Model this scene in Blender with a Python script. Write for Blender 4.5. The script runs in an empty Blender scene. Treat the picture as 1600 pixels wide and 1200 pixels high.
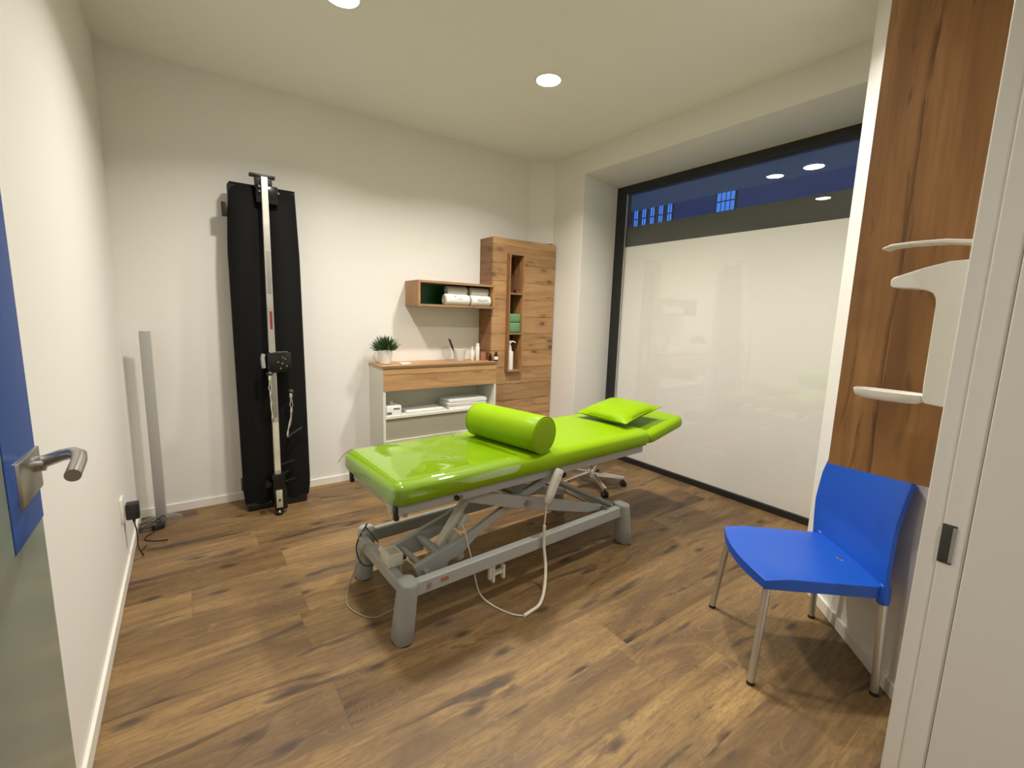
import bpy, bmesh, math, random
from mathutils import Vector, Matrix, noise
random.seed(7)
SC = bpy.context.scene
COL = SC.collection
PI = math.pi

# ------------------------------------------------------------------ materials
def srgb(r, g, b):
    f = lambda c: (c / 255 / 12.92) if c / 255 <= .04045 else ((c / 255 + .055) / 1.055) ** 2.4
    return (f(r), f(g), f(b), 1)

class NT:
    def __init__(s, name):
        s.m = bpy.data.materials.new(name); s.m.use_nodes = True
        s.t = s.m.node_tree; s.t.nodes.clear()
        s.out = s.n('ShaderNodeOutputMaterial')
    def n(s, kind, **kw):
        nd = s.t.nodes.new(kind)
        for k, v in kw.items(): setattr(nd, k, v)
        return nd
    def l(s, a, b): s.t.links.new(a, b)
    def put(s, sock, v):
        if isinstance(v, (int, float, tuple, list)): sock.default_value = v
        else: s.l(v, sock)
    def math(s, op, a, b=0.0, c=None):
        nd = s.n('ShaderNodeMath', operation=op)
        s.put(nd.inputs[0], a); s.put(nd.inputs[1], b)
        if c is not None: s.put(nd.inputs[2], c)
        return nd.outputs[0]
    def mix(s, f, a, b, mode='MIX'):
        nd = s.n('ShaderNodeMix', data_type='RGBA', blend_type=mode)
        s.put(nd.inputs[0], f); s.put(nd.inputs[6], a); s.put(nd.inputs[7], b)
        return nd.outputs[2]
    def ramp(s, f, stops):
        nd = s.n('ShaderNodeValToRGB')
        while len(nd.color_ramp.elements) < len(stops): nd.color_ramp.elements.new(.5)
        for e, (p, c) in zip(nd.color_ramp.elements, stops):
            e.position = p; e.color = c if isinstance(c, tuple) else (c, c, c, 1)
        s.l(f, nd.inputs[0]); return nd.outputs[0]
    def noise(s, vec, scale=1, detail=4, rough=.55, dist=0.0):
        nd = s.n('ShaderNodeTexNoise')
        s.l(vec, nd.inputs['Vector']); nd.inputs['Scale'].default_value = scale
        nd.inputs['Detail'].default_value = detail; nd.inputs['Roughness'].default_value = rough
        nd.inputs['Distortion'].default_value = dist
        return nd.outputs[0]
    def xyz(s, x, y, z):
        nd = s.n('ShaderNodeCombineXYZ')
        for i, v in enumerate((x, y, z)): s.put(nd.inputs[i], v)
        return nd.outputs[0]
    def obj(s):
        tc = s.n('ShaderNodeTexCoord'); sp = s.n('ShaderNodeSeparateXYZ')
        s.l(tc.outputs['Object'], sp.inputs[0]); return tc.outputs['Object'], sp.outputs
    def pbsdf(s, base, rough=.5, metal=0., bump=None, bstr=.1, bdist=.002, **kw):
        p = s.n('ShaderNodeBsdfPrincipled')
        s.put(p.inputs['Base Color'], base); s.put(p.inputs['Roughness'], rough); s.put(p.inputs['Metallic'], metal)
        for k, v in kw.items(): s.put(p.inputs[k.replace('_', ' ')], v)
        if bump is not None:
            b = s.n('ShaderNodeBump'); b.inputs['Strength'].default_value = bstr; b.inputs['Distance'].default_value = bdist
            s.l(bump, b.inputs['Height']); s.l(b.outputs[0], p.inputs['Normal'])
        s.l(p.outputs[0], s.out.inputs[0]); return p

def plain(name, col, rough=.5, metal=0., bscale=0, bstr=.1, var=0., **kw):
    t = NT(name); o, _ = t.obj()
    base = col
    if var:
        nz = t.noise(o, 6, 3)
        base = t.mix(t.ramp(nz, [(.3, 0.), (.7, 1.)]), tuple(c * (1 - var) for c in col[:3]) + (1,), tuple(min(1, c * (1 + var)) for c in col[:3]) + (1,))
    t.pbsdf(base, rough, metal, t.noise(o, bscale, 3) if bscale else None, bstr, **kw)
    return t.m

def schlick(t, f0=.04):
    g = t.n('ShaderNodeNewGeometry'); d = t.n('ShaderNodeVectorMath', operation='DOT_PRODUCT')
    t.l(g.outputs['Normal'], d.inputs[0]); t.l(g.outputs['Incoming'], d.inputs[1])
    c = t.math('SUBTRACT', 1.0, t.math('ABSOLUTE', d.outputs['Value']))
    return t.math('ADD', f0, t.math('MULTIPLY', 1 - f0, t.math('POWER', c, 5.0)))

def clear(name, f0=.04, tint=(1, 1, 1, 1), rough=0.0, wave=0.):
    t = NT(name)
    tr = t.n('ShaderNodeBsdfTransparent'); tr.inputs[0].default_value = tint
    gl = t.n('ShaderNodeBsdfGlossy'); gl.inputs['Roughness'].default_value = rough
    gl.inputs[0].default_value = (1, 1, 1, 1)
    if wave:
        o, _ = t.obj(); b = t.n('ShaderNodeBump'); b.inputs['Strength'].default_value = wave
        b.inputs['Distance'].default_value = .01
        t.l(t.noise(o, 7, 1), b.inputs['Height']); t.l(b.outputs[0], gl.inputs['Normal'])
    mx = t.n('ShaderNodeMixShader')
    t.l(schlick(t, f0), mx.inputs[0]); t.l(tr.outputs[0], mx.inputs[1]); t.l(gl.outputs[0], mx.inputs[2])
    t.l(mx.outputs[0], t.out.inputs[0]); return t.m

def emit(name, col, s):
    t = NT(name); e = t.n('ShaderNodeEmission'); e.inputs[0].default_value = col; e.inputs[1].default_value = s
    t.l(e.outputs[0], t.out.inputs[0]); return t.m

def floor_wood():
    t = NT('oak_plank_floor'); o, (X, Y, Z) = t.obj()
    W, L = .2525, 1.52
    y = t.math('DIVIDE', t.math('ADD', Y, .09), W); row = t.math('FLOOR', y)
    wr = t.n('ShaderNodeTexWhiteNoise', noise_dimensions='1D'); t.put(wr.inputs['W'], row)
    x = t.math('ADD', t.math('DIVIDE', X, L), t.math('MULTIPLY', wr.outputs[0], 7.3)); colm = t.math('FLOOR', x)
    wn = t.n('ShaderNodeTexWhiteNoise', noise_dimensions='2D'); t.l(t.xyz(row, colm, 0), wn.inputs['Vector'])
    rid = wn.outputs[0]
    wn2 = t.n('ShaderNodeTexWhiteNoise', noise_dimensions='2D'); t.l(t.xyz(t.math('ADD', row, 31.), colm, 0), wn2.inputs['Vector'])
    off = t.math('MULTIPLY', rid, 37.0)
    g = lambda sx, sy: t.xyz(t.math('ADD', t.math('MULTIPLY', X, sx), off), t.math('MULTIPLY', Y, sy), off)
    fine = t.noise(g(5, 70), 1, 6, .62, .4)
    speck = t.noise(g(28, 85), 1, 3, .6, .2)
    mid = t.noise(g(1.3, 6.5), 1, 5, .6, 1.4)
    streak = t.noise(g(1.5, 8.0), 1, 5, .62, .8)
    cath = t.noise(g(.75, 4.2), 1, 2, .45, .9)
    rings = t.math('ABSOLUTE', t.math('SINE', t.math('MULTIPLY', cath, 130.0)))
    c = t.ramp(mid, [(.27, srgb(98, 75, 47)), (.44, srgb(126, 100, 62)), (.58, srgb(146, 117, 73)), (.74, srgb(168, 138, 88))])
    c = t.mix(t.ramp(fine, [(.34, .55), (.54, 0.)]), c, srgb(98, 73, 48))
    c = t.mix(t.ramp(speck, [(.36, .45), (.5, 0.)]), c, srgb(100, 76, 50))
    zone = t.ramp(t.noise(g(1.0, 5.5), 1, 2, .5, .5), [(.50, 0.), (.60, 1.)])
    c = t.mix(t.math('MULTIPLY', t.math('MULTIPLY', t.ramp(rings, [(.0, 1.), (.35, 0.)]), zone), .5), c, srgb(176, 146, 110))
    c = t.mix(t.math('MULTIPLY', zone, .38), c, srgb(92, 70, 54))
    c = t.mix(t.ramp(streak, [(.58, 0.), (.63, .6), (.69, .95)]), c, srgb(58, 47, 37))
    v = t.n('ShaderNodeTexVoronoi', voronoi_dimensions='2D'); t.l(g(2.6, 6.5), v.inputs['Vector']); v.inputs['Scale'].default_value = 1.0
    vc = t.n('ShaderNodeSeparateColor'); t.l(v.outputs['Color'], vc.inputs[0])
    vd = t.math('ADD', v.outputs['Distance'], t.math('MULTIPLY', t.math('SUBTRACT', t.noise(g(12, 30), 1, 2), .5), .12))
    kn = t.math('MULTIPLY', t.ramp(vd, [(.05, 1.), (.17, 0.)]), t.ramp(vc.outputs[0], [(.62, 0.), (.66, 1.)]))
    c = t.mix(t.math('MULTIPLY', kn, .85), c, srgb(46, 34, 26))
    c = t.mix(1.0, c, t.ramp(rid, [(0., (.62, .58, .56, 1)), (.4, (.87, .85, .83, 1)), (1., (1.18, 1.18, 1.15, 1))]), 'MULTIPLY')
    c = t.mix(t.math('MULTIPLY', wn2.outputs[0], .30), c, srgb(112, 92, 74))
    fy = t.math('FRACT', y); fx = t.math('FRACT', x)
    seam = t.math('MAXIMUM', t.math('LESS_THAN', fy, .008), t.math('LESS_THAN', fx, .0014))
    c = t.mix(t.math('MULTIPLY', seam, .40), c, srgb(58, 42, 30))
    p = t.pbsdf(c, t.ramp(fine, [(.2, .56), (.8, .46)]), 0, speck, .10, .002)
    p.inputs['Specular IOR Level'].default_value = .40
    return t.m

def cab_wood(name, axis, cs, board=.17, knot=1., tone=.35, cracks=1., sc=1., amt=.8, vs=(4.2, 7.0), kth=.60):
    """axis = grain direction; board = width of the boards printed in the decor"""
    t = NT(name); o, xyz = t.obj()
    a = xyz['XYZ'.index(axis)]
    rest = [i for i in range(3) if i != 'XYZ'.index(axis)]
    b = xyz[2] if axis != 'Z' else t.math('ADD', xyz[0], xyz[1])
    c2 = t.math('ADD', xyz[rest[0]], 0.)
    brd = t.math('FLOOR', t.math('DIVIDE', t.math('ADD', b, .05), board))
    w = t.n('ShaderNodeTexWhiteNoise', noise_dimensions='1D'); t.put(w.inputs['W'], brd)
    off = t.math('MULTIPLY', w.outputs[0], 23.)
    g = lambda sa, sb: t.xyz(t.math('ADD', t.math('MULTIPLY', a, sa * sc), off), t.math('MULTIPLY', b, sb * sc), t.math('MULTIPLY', c2, 2.))
    fine = t.noise(g(2.5, 60), 1, 5, .6, .4)
    mid = t.noise(g(1.1, 9), 1, 4, .55, .9)
    c = t.ramp(mid, [(.24, cs[0]), (.5, cs[1]), (.76, cs[2])])
    c = t.mix(t.ramp(fine, [(.32, .35), (.55, 0.)]), c, cs[0])
    c = t.mix(1., c, t.ramp(w.outputs[0], [(0., (1 - tone, 1 - tone * 1.05, 1 - tone * 1.1, 1)), (1., (1.08, 1.06, 1.04, 1))]), 'MULTIPLY')
    # wavy dark checks along board joints
    fb = t.math('FRACT', t.math('DIVIDE', t.math('ADD', t.math('ADD', b, .05), t.math('MULTIPLY', t.math('SUBTRACT', t.noise(g(3, 1), 1, 2), .5), .03)), board))
    ck = t.math('MULTIPLY', t.ramp(fb, [(.0, 1.), (.08, 0.)]), t.ramp(t.noise(g(5., 4.), 1, 3), [(.34, 0.), (.5, 1.)]))
    c = t.mix(t.math('MULTIPLY', ck, .9 * cracks), c, cs[3])
    st = t.ramp(t.noise(g(1.4, 14), 1, 3, .6, 1.2), [(.60, 0.), (.66, 1.)])
    c = t.mix(t.math('MULTIPLY', st, .6 * amt), c, cs[3])
    v = t.n('ShaderNodeTexVoronoi', voronoi_dimensions='2D'); t.l(g(vs[0], vs[1]), v.inputs['Vector']); v.inputs['Scale'].default_value = 1.
    vc = t.n('ShaderNodeSeparateColor'); t.l(v.outputs['Color'], vc.inputs[0])
    selk = t.ramp(vc.outputs[0], [(kth, 0.), (kth + .04, 1.)])
    knot = t.math('MULTIPLY', t.ramp(vc.outputs[1], [(0., .25), (1., 1.)]), knot)
    d = t.math('ADD', v.outputs['Distance'], t.math('MULTIPLY', t.math('SUBTRACT', t.noise(g(14, 24), 1, 3), .5), .16))
    halo = t.math('MULTIPLY', t.math('MULTIPLY', t.ramp(d, [(.10, 1.), (.40, 0.)]), selk), t.math('MULTIPLY', .7, knot))
    c = t.mix(halo, c, cs[0])
    kn = t.math('MULTIPLY', t.math('MULTIPLY', t.ramp(d, [(.06, 1.), (.17, 0.)]), selk), t.math('MULTIPLY', .95, knot))
    c = t.mix(kn, c, cs[3])
    t.pbsdf(c, .48, 0, fine, .08, .001)
    return t.m

def mesh_fabric():
    t = NT('black_mesh_fabric'); o, (X, Y, Z) = t.obj()
    sx = t.math('SINE', t.math('MULTIPLY', X, 700)); sz = t.math('SINE', t.math('MULTIPLY', Z, 700))
    w = t.math('MULTIPLY', sx, sz)
    c = t.mix(t.ramp(w, [(.2, 0.), (.8, 1.)]), (.003, .003, .003, 1), (.007, .007, .006, 1))
    p = t.pbsdf(c, .75, 0, w, .25, .001); p.inputs['Specular IOR Level'].default_value = .2
    return t.m

M = {}
M['wall'] = plain('white_wall_paint', (.80, .785, .745, 1), .75, bscale=90, bstr=.08)
M['ceil'] = plain('white_ceiling_paint', (.85, .845, .82, 1), .8, bscale=60, bstr=.05)
M['trim'] = plain('white_trim_lacquer', (.82, .80, .74, 1), .4)
M['frame_white'] = plain('white_door_frame_lacquer', (.78, .77, .73, 1), .42, bscale=40, bstr=.03)
M['floor'] = floor_wood()
cabc = (srgb(150, 112, 74), srgb(184, 145, 101), srgb(198, 160, 114), srgb(80, 56, 38))
M['cab'] = cab_wood('light_pine_board_decor', 'X', cabc, .165, 1., .22, 1., 1., .8, (3.2, 7.0), .5)
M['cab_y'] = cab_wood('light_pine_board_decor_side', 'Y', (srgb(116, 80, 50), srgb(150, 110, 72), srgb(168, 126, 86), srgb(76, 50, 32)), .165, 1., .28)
M['cab_v'] = cab_wood('light_pine_upright_decor', 'Z', (srgb(140, 100, 64), srgb(168, 124, 82), srgb(186, 142, 98), srgb(96, 66, 42)), .12, .4, .2, .4)
M['cab_edge'] = cab_wood('greyed_pine_edge_decor', 'X', (srgb(128, 100, 72), srgb(152, 122, 90), srgb(168, 138, 104), srgb(100, 76, 54)), .05, .2, .15, .3)
M['panel'] = cab_wood('brown_oak_panel_decor', 'Z', (srgb(120, 84, 48), srgb(154, 111, 66), srgb(178, 133, 84), srgb(72, 48, 30)), .19, .9, .22, .9, .9, .8, (2.0, 6.5), .66)
M['green'] = plain('lime_green_vinyl', (.225, .385, .001, 1), .38, bscale=260, bstr=.05, Specular_IOR_Level=.18)
M['green_dark'] = plain('lime_green_vinyl_end', (.195, .33, .001, 1), .42, bscale=260, bstr=.05, Specular_IOR_Level=.18)
M['grey'] = plain('silver_grey_powder_coat', srgb(164, 166, 162), .42, 0., bscale=300, bstr=.04)
M['grey_plastic'] = plain('light_grey_plastic', srgb(208, 206, 192), .45)
M['leg_plastic'] = plain('mid_grey_leg_plastic', srgb(152, 154, 150), .5, bscale=400, bstr=.04)
M['black'] = plain('black_plastic', (.012, .012, .012, 1), .4)
M['black_gloss'] = plain('glossy_black_metal', (.008, .008, .008, 1), .22)
M['black_frame'] = plain('black_window_frame', (.012, .012, .011, 1), .5)
M['mesh'] = mesh_fabric()
M['chrome'] = plain('polished_chrome', (.75, .74, .72, 1), .12, 1.)
M['steel'] = plain('brushed_steel', (.50, .48, .45, 1), .32, 1., bscale=120, bstr=.05)
M['alu'] = plain('anodised_aluminium', (.62, .60, .56, 1), .38, .85, bscale=200, bstr=.03)
M['rail'] = plain('scratched_silver_rail', (.46, .45, .40, 1), .36, .6, var=.2)
M['blue'] = plain('royal_blue_plastic', (.006, .085, .50, 1), .40, bscale=500, bstr=.04)
M['blue_film'] = plain('blue_glass_film', (.012, .085, .38, 1), .2)
M['white_plastic'] = plain('white_plastic', (.80, .78, .72, 1), .35)
M['white_ceramic'] = plain('white_ceramic', (.82, .81, .78, 1), .2)
M['white_lam'] = plain('white_laminate', (.70, .70, .62, 1), .45)
M['paper'] = plain('white_paper', (.80, .80, .77, 1), .7, bscale=30, bstr=.2)
M['towel'] = plain('white_terry', (.78, .76, .70, 1), .95, bscale=420, bstr=.6)
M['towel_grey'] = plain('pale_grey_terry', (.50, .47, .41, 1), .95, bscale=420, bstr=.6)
M['green_towel'] = plain('sage_green_terry', (.15, .29, .14, 1), .95, bscale=420, bstr=.6)
M['green_back'] = plain('dark_green_lacquer', (.014, .13, .035, 1), .35)
M['leaf'] = plain('dark_green_leaf', (.035, .085, .02, 1), .5, var=.35)
M['soil'] = plain('potting_soil', (.03, .02, .012, 1), .9, bscale=60, bstr=.8)
M['copper'] = plain('terracotta_cup', (.36, .15, .09, 1), .5)
M['brown_glass'] = plain('dark_brown_glass', (.02, .008, .005, 1), .12)
M['print'] = plain('grey_print_ink', (.10, .11, .12, 1), .8)
M['red'] = plain('red_label', (.22, .012, .01, 1), .45)
M['scale_tape'] = plain('pale_green_scale_tape', (.46, .44, .33, 1), .55, var=.15)
M['film'] = plain('white_frosted_film', (.90, .89, .84, 1), .55)
M['dim_reflection'] = plain('painted_dim_reflection', (.045, .055, .045, 1), .6)  # dark grey painting a dim reflection on the glass
M['pane'] = clear('window_glass', .045)
M['sheet'] = clear('clear_pvc_sheet', .11, (.90, .93, .90, 1), .03)
M['glass'] = clear('drinking_glass', .06, (.95, .96, .95, 1))
M['frost_glass'] = plain('frosted_cup_plastic', (.75, .75, .70, 1), .3, Alpha=.6)
M['lamp_panel'] = plain('frosted_acrylic', (.40, .395, .37, 1), .3, bscale=160, bstr=.08)
M['cord'] = plain('cream_cable', (.66, .62, .50, 1), .5)
M['rubber'] = plain('black_rubber', (.015, .015, .015, 1), .7)
M['led'] = emit('warm_led_diffuser', (1., .93, .82, 1), 40)
M['win_sky_glow'] = emit('sky_glow_pane', (.06, .26, 1., 1), .9)  # emission stands in for dusk sky showing in the panes
M['facade'] = plain('dusky_facade', (.10, .20, .42, 1), .8, bscale=2, bstr=.1)
M['facade_dark'] = plain('dark_roof', (.05, .06, .08, 1), .8)
M['canopy'] = plain('slate_canopy', (.34, .38, .40, 1), .6)
def door_glass():
    t = NT('satin_door_glass')
    p = t.pbsdf((.40, .47, .40, 1), .12, 0.)
    p.inputs['Transmission Weight'].default_value = .45; p.inputs['IOR'].default_value = 1.25
    return t.m
M['door_glass'] = door_glass()

# ------------------------------------------------------------------ mesh tools
class B:
    def __init__(s): s.b = bmesh.new()
    def _xf(s, vs, loc, rot):
        if rot is not None: bmesh.ops.transform(s.b, matrix=rot.to_4x4(), verts=vs)
        bmesh.ops.translate(s.b, vec=Vector(loc), verts=vs)
    def box(s, c, d, rot=None, bev=0., seg=2):
        r = bmesh.ops.create_cube(s.b, size=1); vs = r['verts']
        bmesh.ops.scale(s.b, vec=Vector(d), verts=vs)
        if bev:
            es = list({e for v in vs for e in v.link_edges})
            rr = bmesh.ops.bevel(s.b, geom=es, offset=bev, segments=seg, affect='EDGES', profile=.5)
            vs = list({v for f in rr['faces'] for v in f.verts} | {v for v in vs if v.is_valid})
        s._xf(vs, c, rot); return s
    def bb(s, x0, x1, y0, y1, z0, z1, bev=0., seg=2):
        return s.box(((x0 + x1) / 2, (y0 + y1) / 2, (z0 + z1) / 2), (abs(x1 - x0), abs(y1 - y0), abs(z1 - z0)), None, bev, seg)
    def ring(s, pts): return [s.b.verts.new(Vector(p)) for p in pts]
    def skin(s, rings, closed=True, cap=True):
        n = len(rings[0])
        for a, b in zip(rings, rings[1:]):
            for i in range(n if closed else n - 1):
                j = (i + 1) % n
                s.b.faces.new((a[i], a[j], b[j], b[i]))
        if cap and closed:
            s.b.faces.new(list(reversed(rings[0]))); s.b.faces.new(rings[-1])
        return s
    def tube(s, path, r, seg=10, cap=True):
        path = [Vector(p) for p in path]; rs = r if isinstance(r, (list, tuple)) else [r] * len(path)
        rings = []; up = None
        for i, p in enumerate(path):
            t = (path[min(i + 1, len(path) - 1)] - path[max(i - 1, 0)]).normalized()
            if up is None:
                up = Vector((0, 0, 1)) if abs(t.z) < .9 else Vector((1, 0, 0))
            a = t.cross(up).normalized(); b = a.cross(t).normalized(); up = b
            rings.append(s.ring([p + (a * math.cos(2 * PI * k / seg) + b * math.sin(2 * PI * k / seg)) * rs[i] for k in range(seg)]))
        return s.skin(rings, True, cap)
    def lathe(s, prof, c=(0, 0, 0), seg=28, sx=1., sy=1., cap=True):
        rings = [s.ring([(c[0] + r * sx * math.cos(2 * PI * k / seg), c[1] + r * sy * math.sin(2 * PI * k / seg), c[2] + z) for k in range(seg)]) for r, z in prof]
        return s.skin(rings, True, cap)
    def prism(s, poly, axis, a0, a1):
        """poly = 2-D points; axis = extrusion axis name"""
        def mk(p, a):
            return {'X': (a, p[0], p[1]), 'Y': (p[0], a, p[1]), 'Z': (p[0], p[1], a)}[axis]
        s.skin([s.ring([mk(p, a0) for p in poly]), s.ring([mk(p, a1) for p in poly])]); return s
    def grid(s, fn, nu, nv):
        vs = [[s.b.verts.new(Vector(fn(i / nu, j / nv))) for j in range(nv + 1)] for i in range(nu + 1)]
        for i in range(nu):
            for j in range(nv): s.b.faces.new((vs[i][j], vs[i + 1][j], vs[i + 1][j + 1], vs[i][j + 1]))
        return s
    def build(s, name, mat, parent=None, smooth=35, bevel=0., sub=0, solid=0., loc=None, rot=None, off=0.):
        bmesh.ops.remove_doubles(s.b, verts=s.b.verts, dist=1e-6)
        bmesh.ops.recalc_face_normals(s.b, faces=s.b.faces)
        me = bpy.data.meshes.new(name); s.b.to_mesh(me); s.b.free()
        me.materials.append(mat)
        if smooth:
            me.shade_smooth(); me.set_sharp_from_angle(angle=math.radians(smooth))
        o = bpy.data.objects.new(name, me); COL.objects.link(o)
        if parent: o.parent = parent
        if loc: o.location = loc
        if rot: o.rotation_euler = rot
        if solid:
            m = o.modifiers.new('thickness', 'SOLIDIFY'); m.thickness = solid; m.offset = off
        if bevel:
            m = o.modifiers.new('bevel', 'BEVEL'); m.width = bevel; m.segments = 3; m.limit_method = 'ANGLE'; m.angle_limit = math.radians(35)
        if sub:
            m = o.modifiers.new('sub', 'SUBSURF'); m.levels = sub; m.render_levels = sub
        return o

def thing(name, label, cat, loc=(0, 0, 0), rz=0., group=None):
    o = bpy.data.objects.new(name, None); COL.objects.link(o); o.empty_display_size = .1
    o.location = loc; o.rotation_euler = (0, 0, rz)
    o['label'] = label; o['category'] = cat
    if group: o['group'] = group
    return o
def tag(o, label, cat, group=None):
    o['label'] = label; o['category'] = cat
    if group: o['group'] = group
    return o
def struct(o, label, cat):
    o['kind'] = 'structure'; o['label'] = label; o['category'] = cat; return o
def dup(root, loc, label=None, rz=None, group=None):
    r = root.copy(); COL.objects.link(r); r.location = loc
    if rz is not None: r.rotation_euler = (0, 0, rz)
    if label: r['label'] = label
    if group: r['group'] = group
    for ch in list(root.children):
        c = ch.copy(); COL.objects.link(c); c.parent = r
        for g in list(ch.children):
            d = g.copy(); COL.objects.link(d); d.parent = c
    return r
def text(body, size, mat, loc, rot, name, parent=None, ext=.0004):
    cu = bpy.data.curves.new(name, 'FONT'); cu.body = body; cu.size = size; cu.extrude = ext; cu.align_x = 'CENTER'
    cu.materials.append(mat)
    o = bpy.data.objects.new(name, cu); COL.objects.link(o); o.location = loc; o.rotation_euler = rot
    bpy.context.view_layer.update()
    me = bpy.data.meshes.new_from_object(o.evaluated_get(bpy.context.evaluated_depsgraph_get()))
    bpy.data.objects.remove(o); o = bpy.data.objects.new(name, me); COL.objects.link(o); o.location = loc; o.rotation_euler = rot
    if parent: o.parent = parent
    return o

# ------------------------------------------------------------------ room
CE = 2.985          # ceiling height
XL, YB, XW, XF = -.34, 3.85, 3.125, 3.585   # left wall, back wall, window wall, window frame plane
YD = .28            # room face of the doorway wall
CX, CY = 2.745, .95 # free end of the slanting wall
SW = (2.07, .28)    # where the slanting wall meets the doorway wall

struct(B().bb(-1.6, 3.9, -2.0, 4.05, -.1, 0).build('floor', M['floor']), 'brown oak plank floor', 'floor')
struct(B().bb(-1.6, 3.6, -2.0, 4.05, CE, CE + .12).build('ceiling', M['ceil']), 'plain white ceiling with round downlights', 'ceiling')
struct(B().bb(XL - .15, XW + .6, YB, YB + .15, 0, CE).build('wall_back', M['wall']), 'white back wall', 'wall')
struct(B().bb(XL - .15, XL, .1, YB, 0, CE).build('wall_left', M['wall']), 'white wall on the left', 'wall')
# window wall: pier beside the corner and sloping-soffit lintel over the niche
struct(B().bb(XW, XW + .62, 3.262, YB, 0, CE).build('wall_window', M['wall'], bevel=.004), 'white pier beside the window niche', 'wall')
struct(B().prism([(XW, CE), (XW, 2.775), (XF, 2.727), (XF + .16, 2.727), (XF + .16, CE)], 'Y', CY - .02, 3.262).build('wall_lintel', M['wall']), 'white lintel over the window niche', 'wall')
# little chamfer filling the ceiling corner
struct(B().prism([(XW - .19, YB), (XW, YB - .17), (XW, YB)], 'Z', 2.19, CE).build('wall_corner', M['wall'], smooth=0), 'narrow slanted corner above the tall cabinet', 'wall')
# slanting right wall with its free end
struct(B().prism([(CX, CY), (SW[0], SW[1]), (SW[0], SW[1] - .2), (XF + .2, SW[1] - .2), (XF + .2, CY)], 'Z', 0, CE).build('wall_right', M['wall'], bevel=.003), 'white slanting wall behind the blue chair', 'wall')
# doorway wall (right of the opening, left of it, above it)
struct(B().bb(1.66, 3.7, .08, YD, 0, CE).build('wall_doorway', M['wall']), 'white wall beside the doorway', 'wall')
struct(B().bb(XL - .15, -.33, .08, YD, 0, CE).build('wall_doorway', M['wall']), 'white wall strip left of the doorway', 'wall')
struct(B().bb(-.33, 1.66, .08, YD, 2.45, CE).build('wall_doorway', M['wall']), 'white wall above the doorway', 'wall')
# corridor shell behind the camera
struct(B().bb(-1.6, 3.9, -2.1, -2.0, 0, CE).build('wall_corridor', M['wall']), 'white corridor wall', 'wall')
struct(B().bb(-1.7, -1.6, -2.0, .28, 0, CE).build('wall_corridor', M['wall']), 'white corridor end wall', 'wall')
struct(B().bb(3.7, 3.8, -2.0, .28, 0, CE).build('wall_corridor', M['wall']), 'white corridor far end wall', 'wall')
# baseboards
struct(B().bb(XL, 2.0, YB - .013, YB, 0, .062).bb(2.0, XW, YB - .013, YB, 0, .062).build('baseboard_back', M['trim'], bevel=.003), 'white baseboard along the back wall', 'baseboard')
struct(B().bb(XL, XL + .013, .3, YB - .013, 0, .066).build('baseboard_left', M['trim'], bevel=.003), 'white baseboard along the left wall', 'baseboard')
d = Vector((-1, -1, 0)).normalized(); n = Vector((-1, 1, 0)).normalized()
a0 = Vector((CX, CY, 0)); a1 = Vector((SW[0], SW[1], 0)); k = .013
struct(B().prism([tuple((a0 + n * k)[:2]), tuple(a0[:2]), tuple(a1[:2]), tuple((a1 + n * k)[:2])], 'Z', 0, .062).build('baseboard_right', M['trim'], bevel=.003), 'white baseboard along the slanting wall', 'baseboard')

# door frame (right jamb): lining, rebate and strike
jb = thing('trim_1', 'white door frame with a cut-out latch slot', 'door frame'); jb['kind'] = 'structure'
B().bb(1.60, 1.665, .195, .245, 0, 2.45).bb(1.612, 1.665, .245, .287, 0, 2.45).build('rebate', M['frame_white'], jb, bevel=.004)
B().bb(1.585, 1.665, -.02, .192, 0, 2.45).build('lining', M['frame_white'], jb, bevel=.004)
B().bb(1.60, 1.78, -.05, .08, 0, 2.45).build('casing', M['frame_white'], jb, bevel=.004)
B().bb(1.5975, 1.602, .2165, .2455, .833, .940, .0014).build('latch_slot', plain('painted_slot_shade', (.045, .05, .042, 1), .7), jb)  # raised dark patch paints the shade inside the slot
B().bb(1.5970, 1.6, .2165, .224, .838, .935).build('slot_side_tone', M['leg_plastic'], jb)  # lighter grey strip paints the brighter inner wall of the slot
# glass door leaf, open into the room
dr = thing('door_1', 'open satin glass door with blue film and steel lever', 'door'); dr['kind'] = 'structure'
XD = -.268
B().bb(XD - .012, XD, .30, 1.292, .008, 2.30).build('leaf', M['door_glass'], dr, bevel=.0015)
B().bb(XD + .0005, XD + .0018, 1.10, 1.2915, 1.008, 2.298).build('blue_film', M['blue_film'], dr)
lk = B().bb(XD - .03, XD + .007, 1.155, 1.296, 1.072, 1.158, .002).build('lock_case', M['steel'], dr)
zc = 1.128; yc = 1.262
B().tube([(XD + .006, yc, zc), (XD + .02, yc, zc)], .016, 20).tube([(XD + .01, yc, zc), (XD + .046, yc - .008, zc + .014), (XD + .066, yc - .02, zc + .019), (XD + .077, yc - .04, zc + .018), (XD + .080, yc - .065, zc + .014), (XD + .080, yc - .135, zc + .004)], .0125, 18).build('lever', M['steel'], lk)

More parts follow.
